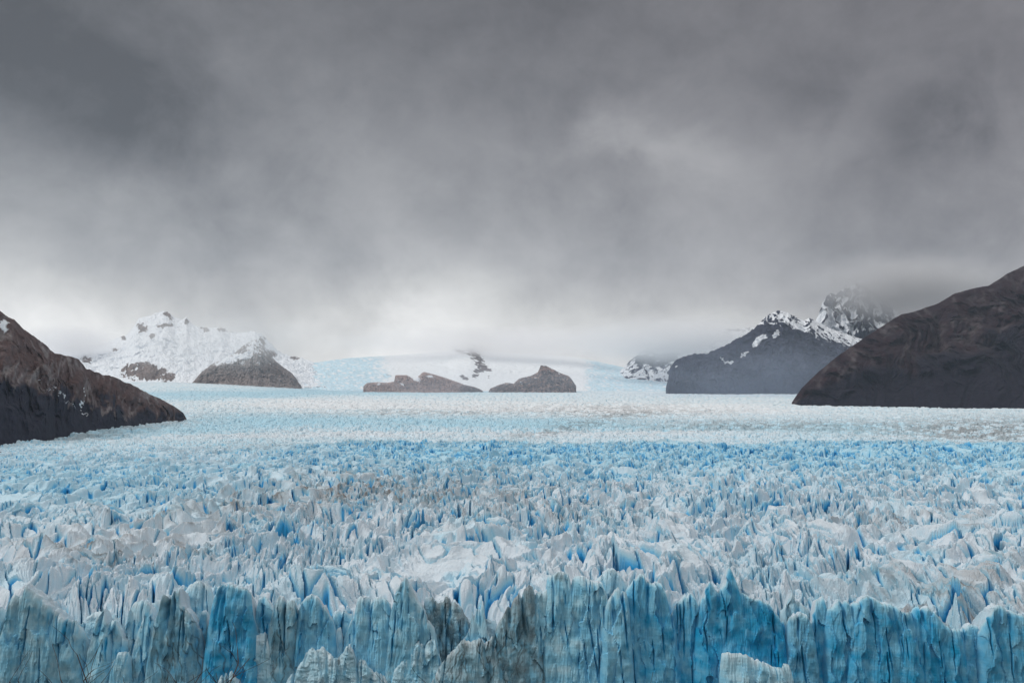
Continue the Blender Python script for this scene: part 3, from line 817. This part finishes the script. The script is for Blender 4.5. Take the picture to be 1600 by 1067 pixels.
# slate mountain with snow streaks
def snow5(u, v, a, n, n2, g):
    s = 0.95 * sstep(519, 495, v + 16 * n - 0.10 * (u - 1215)) * sstep(-0.30, 0.30, 0.5 * n2 - 0.8 * g + 0.1)
    s = s + 1.0 * blob(u, v, 1190, 529, 13, 5, -35) + 1.0 * blob(u, v, 1213, 522, 8, 3.5, -50) + .8 * blob(u, v, 1180, 538, 9, 4, -25)
    s = s + 1.0 * blob(u, v, 1163, 553, 9, 2.5, -22) + 0.9 * blob(u, v, 1140, 565, 8, 2.5, -5) + .8 * blob(u, v, 1128, 561, 5, 2, 30) + .8 * blob(u, v, 1057, 573, 3, 2)
    s = s + 0.9 * blob(u, v, 1250, 512, 16, 4, 30) + 0.9 * sstep(1255, 1290, u) * sstep(550, 520, v - 0.25 * (u - 1300) + 20 * n) * sstep(-.2, .3, n2 + .2)
    return np.clip(s, 0, 1)
mountain('mountain', 'slate-blue mountain with streaks of snow below its twin summit',
         [(1040, 606, 7600), (1044, 592, 7650), (1046, 576, 7700), (1056, 563, 7800), (1068, 557, 7850), (1085, 553, 7900), (1100, 553, 7950), (1112, 549, 8000), (1130, 542, 8050), (1150, 530, 8150), (1168, 522, 8250), (1185, 508, 8350),
          (1198, 494, 8450), (1208, 489, 8500), (1217, 486, 8520), (1226, 487, 8520), (1236, 490, 8540), (1248, 497, 8560), (1258, 501, 8580), (1266, 497, 8600), (1280, 504, 8650), (1300, 514, 8700), (1330, 524, 8800), (1400, 545, 9000), (1500, 570, 9200)],
         [(1040, 616, 7400), (1500, 616, 7000)], M_SLATE, 480, 200, 51, 1.0, 0.9, snowf=snow5, fs=0.6,
         vegf=lambda u, v, a, n, n2, g: np.clip(0.85 - 1.0 * sstep(0.15, 0.7, a) + .4 * n, 0, 1), pw=0.8)
# summit in cloud behind it
mountain('mountain', 'snow-dusted crag half lost in cloud behind the slate-blue mountain',
         [(1225, 545, 9700), (1250, 528, 9750), (1272, 508, 9800), (1280, 492, 9850), (1286, 476, 9880), (1294, 463, 9900), (1300, 459, 9920), (1308, 461, 9950), (1318, 452, 9980), (1330, 449, 10000), (1340, 441, 10000), (1348, 446, 10000), (1360, 452, 10000), (1374, 468, 10000), (1395, 482, 10000), (1430, 500, 10000), (1500, 530, 10000)],
         [(1225, 600, 9200), (1500, 600, 9200)], M_SLATE, 360, 200, 61, 0.9, 1.0, fs=0.7, jag=0.9,
         snowf=lambda u, v, a, n, n2, g: np.clip(0.45 - 0.9 * g + 0.6 * n2 + 0.4 * n + 0.5 * blob(u, v, 1305, 512, 25, 16) - 0.5 * sstep(515, 540, v), 0, 1), pw=0.8)
# cloudy snow slope between
mountain('mountain', 'misty snow and rock slope behind the side glacier right of centre',
         [(960, 590, 11800), (985, 563, 11900), (1000, 549, 12000), (1020, 540, 12100), (1050, 532, 12200), (1090, 524, 12300), (1130, 515, 12400), (1180, 512, 12500), (1260, 520, 12600)],
         [(960, 596, 11000), (1260, 596, 11000)], M_SLATE, 300, 140, 65, 1.0, 0.9, fs=0.5,
         snowf=lambda u, v, a, n, n2, g: np.clip(0.62 + 1.1 * n + .5 * n2 - 0.75 * blob(u, v, 1008, 563, 18, 9) - 0.75 * blob(u, v, 1040, 560, 16, 9), 0, 1), pw=0.8)
# far snow massif on the left
def snow1(u, v, a, n, n2, g):
    s = 1.06 + 0.35 * n
    for (cx, cyy, rx, ry, an) in [(221, 512, 9, 9, -40), (262, 494, 10, 6, 40), (256, 509, 16, 3, -5), (291, 502, 5, 5, 0), (236, 526, 6, 4, -30), (320, 514, 7, 4, 20), (345, 516, 8, 4, 0),
                                  (362, 518, 5, 3, 0), (192, 528, 4, 4, 0), (180, 547, 4, 3, 0), (215, 577, 22, 8, -20), (245, 580, 18, 9, 10), (200, 575, 12, 6, -40), (232, 590, 28, 7, 0), (268, 590, 10, 5, -30), (135, 562, 9, 7, -20), (408, 535, 8, 10, 50), (425, 552, 10, 5, 40), (460, 560, 9, 3, 0)]:
        s = s - 1.15 * blob(u, v, cx, cyy, rx, ry, an) * np.clip(0.9 + 1.4 * n2, 0.2, 1.4)
    return np.clip(s, 0, 1)
mountain('mountain', 'white snow massif with grey crags under the bright cloud on the left',
         [(20, 575, 11800), (60, 556, 11900), (90, 549, 12000), (130, 541, 12000), (160, 538, 12000), (185, 528, 12000), (200, 521, 12000), (208, 507, 12000), (216, 498, 12050), (228, 494, 12100), (240, 489, 12150), (254, 486, 12150), (262, 489, 12150), (272, 497, 12150), (283, 500, 12150), (290, 496, 12150), (298, 505, 12150),
          (315, 512, 12150), (330, 513, 12150), (345, 511, 12150), (358, 519, 12150), (372, 521, 12100), (385, 519, 12100), (398, 517, 12100), (410, 524, 12100), (422, 536, 12100), (432, 547, 12100), (450, 556, 12100), (470, 559, 12100), (490, 566, 12100), (520, 585, 12100)],
         [(20, 604, 9900), (200, 602, 9800), (520, 602, 9900)], M_PEAK, 560, 240, 71, 0.5, 0.45, fs=0.9, jag=1.3, snowf=snow1,
         scree=lambda u, v, a, n, n2, g: 0.3 * sstep(0, .4, n2), pw=0.9)
mountain('mountain', 'grey-brown rock pyramid before the snow massif',
         [(296, 602, 10000), (306, 592, 10000), (316, 580, 10050), (330, 570, 10100), (348, 560, 10150), (365, 552, 10200), (376, 543, 10250), (388, 534, 10280), (400, 530, 10300), (410, 537, 10300), (418, 549, 10300), (426, 560, 10300), (440, 572, 10300), (456, 583, 10250), (470, 600, 10200)],
         [(296, 604, 9500), (470, 606, 9500)], M_PEAK, 260, 140, 75, 1.0, 1.3, fs=0.6, jag=1.3,
         snowf=lambda u, v, a, n, n2, g: np.clip(0.30 + .6 * n2 + 0.4 * n + .8 * blob(u, v, 365, 560, 26, 5, -15) + .35 * blob(u, v, 395, 540, 12, 10) - 0.5 * sstep(568, 580, v), 0, 1),
         scree=lambda u, v, a, n, n2, g: 0.25 + 0 * u, pw=0.85)
# icecap in the middle
def snow3(u, v, a, n, n2, g):
    s = 1.0 + 0 * n
    for (cx, cyy, rx, ry, an) in [(742, 556, 17, 6, 40), (752, 572, 11, 6, 30), (745, 580, 8, 3, 0), (760, 578, 8, 3, 10), (725, 590, 9, 3, 30), (743, 587, 6, 3, 0), (718, 548, 12, 2.5, 15), (605, 587, 4, 2, 0), (765, 588, 3, 2, 0)]:
        s = s - 1.15 * blob(u, v, cx, cyy, rx, ry, an) * np.clip(0.85 + 1.5 * n2 + n, 0.1, 1.4)
    s = s - 0.70 * sstep(680, 560, u) * (0.85 + 0.8 * n2) - 0.70 * sstep(870, 940, u) * (0.85 + 0.8 * n2)
    return np.clip(s, 0, 1)
mountain('ice_cap', 'smooth white ice cap with a broken icefall at the head of the valley',
         [(330, 612, 11000), (390, 592, 11200), (430, 578, 11500), (480, 568, 11900), (540, 560, 12200), (600, 556, 12400), (660, 552, 12600), (700, 548, 12700), (715, 543, 12700), (735, 542, 12700), (748, 546, 12700), (770, 550, 12700), (830, 553, 12800), (890, 557, 12800), (930, 564, 12700), (975, 574, 12600), (1010, 579, 12500), (1060, 583, 12400), (1110, 590, 12300)],
         [(330, 614, 9400), (1110, 616, 9400)], None or rock_mat('ice_cap_snow', (0.11, 0.10, 0.105), (0.16, 0.14, 0.14), (0.52, 0.69, 0.78), (0.78, 0.81, 0.84), 0.010, 10), 620, 170, 81, 0.35, 0.18, snowf=snow3,
         vegf=lambda u, v, a, n, n2, g: np.clip((1.0 * sstep(680, 560, u) + 1.0 * sstep(870, 940, u)) * (0.85 + 0.6 * n2), 0, 1), pw=0.95, jag=0.25,
         cat='ice cap')
def nsnow(u, v, a, n, n2, g):
    return np.clip(0.9 * blob(u, v, 650, 591, 9, 5, 30) + 0.8 * blob(u, v, 672, 588, 8, 2, 5) + .7 * blob(u, v, 592, 600, 5, 2) + .7 * blob(u, v, 628, 600, 6, 2, 20) + 0.25 * n + 0.55 * sstep(0.1, 0.4, -n2) * sstep(0.3, 0.8, a), 0, 1)
mountain('rock_outcrop', 'long brown rock outcrop at the foot of the ice cap, left of the valley head',
         [(568, 603, 9000), (574, 598, 9000), (590, 597, 9000), (605, 598, 9050), (616, 596, 9050), (618, 586, 9100), (635, 586, 9100), (648, 592, 9100), (658, 584, 9100), (662, 581, 9120), (675, 584, 9120), (695, 590, 9100), (715, 597, 9100), (725, 601, 9050), (740, 604, 9000), (752, 609, 9000), (758, 614, 9000)],
         [(568, 610, 8700), (758, 615, 8600)], M_NUN, 320, 110, 91, 1.3, 1.7, snowf=nsnow, fs=0.7, cat='rock', kind=None, jag=1.2,
         vegf=lambda u, v, a, n, n2, g: np.clip(sstep(690, 730, u) * .6 + .3 * n, 0, 1))
mountain('rock_outcrop', 'dark sharp-crested rock outcrop at the foot of the ice cap, right of the brown one',
         [(763, 613, 8900), (766, 607, 8900), (778, 602, 8900), (790, 598, 8950), (803, 599, 8950), (812, 591, 8950), (822, 589, 8970), (830, 587, 9000), (840, 582, 9000), (845, 571, 9000), (852, 571, 9000), (862, 576, 9000), (876, 583, 9000), (888, 587, 9000), (893, 592, 8950), (898, 600, 8950), (903, 606, 8900), (900, 613, 8900)],
         [(763, 615, 8600), (903, 615, 8600)], M_NUN, 280, 110, 95, 1.3, 1.7, fs=0.7, snowf=lambda u, v, a, n, n2, g: np.clip(0.55 * sstep(0.1, 0.4, -n2) * sstep(0.3, 0.8, a) + 0.2 * n, 0, 1), cat='rock', kind=None, jag=1.2,
         vegf=lambda u, v, a, n, n2, g: np.clip(.55 + .5 * n, 0, 1))

# ------------------------------------------------------------------ lake, hillside, shrubs
def plane(name, x0, x1, y0, y1, z, mat):
    X, Y = np.meshgrid(np.linspace(x0, x1, 9), np.linspace(y0, y1, 9))
    return grid_mesh(name, X, Y, X * 0 + z, mat)

m, t, b = new_mat('lake_water')
b.inputs['Base Color'].default_value = (0.10, 0.17, 0.19, 1)
b.inputs['Roughness'].default_value = 0.12
bm = t.node('ShaderNodeBump'); bm.inputs['Strength'].default_value = 0.3
geo = t.node('ShaderNodeNewGeometry')
t.l.new(t.noise(geo.outputs['Position'], 0.5, 4).outputs['Fac'], bm.inputs['Height'])
t.l.new(bm.outputs[0], b.inputs['Normal'])
tag(plane('lake_water', -20000, 20000, -4000, 16000, 0.0, m), 'grey-green lake water below the ice front', 'lake', kind='structure')

m, t, b = new_mat('hillside_heath')
geo = t.node('ShaderNodeNewGeometry')
t.l.new(t.mix(t.noise(geo.outputs['Position'], 0.6, 6, .6).outputs['Fac'], (0.05, 0.045, 0.03), (0.10, 0.08, 0.05)), b.inputs['Base Color'])
b.inputs['Roughness'].default_value = 0.95
yy = np.concatenate([np.linspace(-700, -20, 30), np.linspace(-19, 60, 120), np.linspace(62, 345, 80)])
xx = np.concatenate([np.linspace(-600, -41, 50), np.linspace(-40, 40, 120), np.linspace(41, 600, 50)])
HX, HY = np.meshgrid(xx, yy)


def hill_z(x, y):
    return np.where(y > 0, 138.2 - 0.43 * y, 138.2 - 0.06 * y) + 0.25 * fbm(x / 3.0, y / 3.0, 7, 4) * np.minimum(1, (np.abs(x) + np.abs(y)) / 6)


tag(grid_mesh('hillside', HX, HY, hill_z(HX, HY), m), 'heath hillside on the near shore under the viewpoint', 'hillside', kind='structure')

m_twig, t, b = new_mat('bare_twigs')
b.inputs['Base Color'].default_value = (0.035, 0.020, 0.017, 1)
b.inputs['Roughness'].default_value = 0.8


def shrub(px, tip_row, d, label, seed, spread=1.0):
    rs = random.Random(seed)
    tx_, ty_, tz_ = P(px, tip_row, d)
    gz = float(hill_z(np.array([tx_]), np.array([d]))[0]) - 0.1
    H = tz_ - gz
    verts, faces, cuts = [], [], []
    def seg(a, b_, r0, r1):
        a = np.array(a); b_ = np.array(b_)
        ax = b_ - a; L = np.linalg.norm(ax)
        if L < 1e-5: return
        ax = ax / L
        s = np.cross(ax, (0.3, 1, 0.1)); s /= np.linalg.norm(s)
        q = np.cross(ax, s)
        k = len(verts)
        for (c, rr) in ((a, r0), (b_, r1)):
            for j in range(5):
                an = j * 2 * math.pi / 5
                verts.append(tuple(c + rr * (math.cos(an) * s + math.sin(an) * q)))
        for j in range(5):
            faces.append((k + j, k + (j + 1) % 5, k + 5 + (j + 1) % 5, k + 5 + j))
    def grow(p, dirn, L, r0, depth):
        n = 4
        for i in range(n):
            dirn = dirn + np.array([rs.gauss(0, .16), rs.gauss(0, .16), rs.gauss(0.08, .10)])
            dirn = dirn / np.linalg.norm(dirn)
            q = p + dirn * L / n
            r1 = r0 * 0.90
            seg(p, q, r0, r1)
            p, r0 = q, r1
            if depth > 0 and rs.random() < (0.95 if i > 0 else 0.4):
                a = rs.uniform(0, 6.28)
                side_ = np.array([math.cos(a), math.sin(a), rs.uniform(0.0, 0.7)])
                nd = dirn * 0.7 + side_ * 0.75
                grow(p, nd / np.linalg.norm(nd), L * rs.uniform(0.38, 0.6), r0 * 0.65, depth - 1)
    for k in range(9):
        cuts.append((len(verts), len(faces)))
        a = rs.uniform(0, 6.28)
        dv = np.array([math.cos(a) * 0.32 * spread, math.sin(a) * 0.25 * spread, 1.0])
        grow(np.array([tx_ + rs.gauss(0, .08), ty_ + rs.gauss(0, .08), gz]), dv / np.linalg.norm(dv), H * rs.uniform(0.88, 1.0), 0.034, 3)
    # bring the tallest twig to the wanted height
    zmax = max(v[2] for v in verts)
    k = H / (zmax - gz)
    verts = [(v[0], v[1], gz + (v[2] - gz) * k) for v in verts]
    o = bpy.data.objects.new('bare_shrub', None)
    COL.objects.link(o)
    o.location = (tx_, ty_, gz)
    cuts.append((len(verts), len(faces)))
    for (v0, f0), (v1, f1) in zip(cuts[:-1], cuts[1:]):
        me = bpy.data.meshes.new('branch')
        me.from_pydata([(v[0] - tx_, v[1] - ty_, v[2] - gz) for v in verts[v0:v1]], [], [tuple(i - v0 for i in f) for f in faces[f0:f1]])
        me.materials.append(m_twig)
        br = bpy.data.objects.new('branch', me)
        COL.objects.link(br)
        br.parent = o
    tag(o, label, 'shrub', 'bare shrubs along the lower edge')


shrub(196, 1034, 8.0, 'bare brown shrub, leftmost of those poking up at the lower edge', 3)
shrub(250, 1022, 7.5, 'bare brown shrub before the slanting ice fin, with the highest twigs', 5)
shrub(296, 1036, 8.5, 'bare brown shrub before the foot of the large dirt-veined tower', 9)
shrub(328, 1046, 8.2, 'bare brown shrub with twigs before the gap left of the square-topped tower', 12)
shrub(382, 1054, 8.0, 'bare brown shrub whose few twig tips show under the right side of the square-topped tower', 14, 0.7)

# ------------------------------------------------------------------ haze and the cloud on the summits
def vol_mat(name, dens, color=(0.92, 0.95, 1.0), soft=None):
    m = bpy.data.materials.new(name)
    m.use_nodes = True
    t = NT(m.node_tree)
    t.n.clear()
    o = t.node('ShaderNodeOutputMaterial')
    v = t.node('ShaderNodeVolumePrincipled')
    v.inputs['Color'].default_value = (*color, 1)
    v.inputs['Density'].default_value = dens
    v.inputs['Anisotropy'].default_value = 0.0
    t.l.new(v.outputs[0], o.inputs['Volume'])
    if soft:
        tcn = t.node('ShaderNodeTexCoord')
        ob = tcn.outputs['Object']
        ln = t.vmath('LENGTH', ob)
        nz = t.noise(t.vmath('MULTIPLY', ob, (2.0, 1.0, 1.2)), 1.6, 4, 0.6).outputs['Fac']
        fall = t.mapr(ln, 1.0, 0.25)
        fac = t.math('MULTIPLY', t.math('MULTIPLY', fall, fall), t.mapr(nz, 0.3, 0.7, 0.3, 1.6))
        t.l.new(t.math('MULTIPLY', fac, dens), v.inputs['Density'])
    return m


def box(name, x0, x1, y0, y1, z0, z1, mat):
    me = bpy.data.meshes.new(name)
    v = [(x, y, z) for x in (x0, x1) for y in (y0, y1) for z in (z0, z1)]
    f = [(0, 1, 3, 2), (4, 6, 7, 5), (0, 4, 5, 1), (2, 3, 7, 6), (0, 2, 6, 4), (1, 5, 7, 3)]
    me.from_pydata(v, [], f)
    me.materials.append(mat)
    o = bpy.data.objects.new(name, me)
    COL.objects.link(o)
    return o


tag(box('haze', -21000, 21000, -5000, 17500, -20, 2600, vol_mat('haze_air', 1.15e-5, (0.74, 0.86, 1.0))), 'thin grey haze hanging over the whole valley', 'haze', kind='stuff')


def mist(px, row, d, rx, ry, rz, tau, label, alb=0.95):
    m = vol_mat('mist_air', tau / ry * 2.2, alb if isinstance(alb, tuple) else (alb, alb, alb + 0.01), soft=True)
    bpy.ops.mesh.primitive_uv_sphere_add(segments=32, ring_count=16, radius=1.0)
    o = C.object
    o.name = 'mist'
    o.data.name = 'mist'
    o.location = P(px, row, d)
    o.scale = (rx, ry, rz)
    o.data.materials.append(m)
    tag(o, label, 'mist', kind='stuff')


mist(1415, 452, 9300, 1300, 330, 430, 1.6, 'cloud wrapped round the snow-dusted crag on the right', 0.78)
mist(1060, 532, 10800, 1500, 600, 360, 1.9, 'cloud lying on the misty slope right of centre', 0.96)
mist(780, 536, 12000, 2600, 700, 300, 1.1, 'low cloud trailing over the ice cap', 0.99)
mist(110, 535, 11200, 700, 600, 260, 1.6, 'pale cloud over the left shoulder of the snow massif', 0.97)
mist(330, 530, 9100, 1500, 500, 420, 0.35, 'thin bright mist in front of the snow massif', 0.97)
mist(1190, 588, 6900, 1900, 400, 500, 0.12, 'thin blue mist lying before the slate-blue mountain', (0.72, 0.82, 1.0))
mist(720, 598, 8300, 2300, 350, 300, 0.12, 'thin blue mist lying before the rock outcrops', (0.86, 0.88, 0.97))
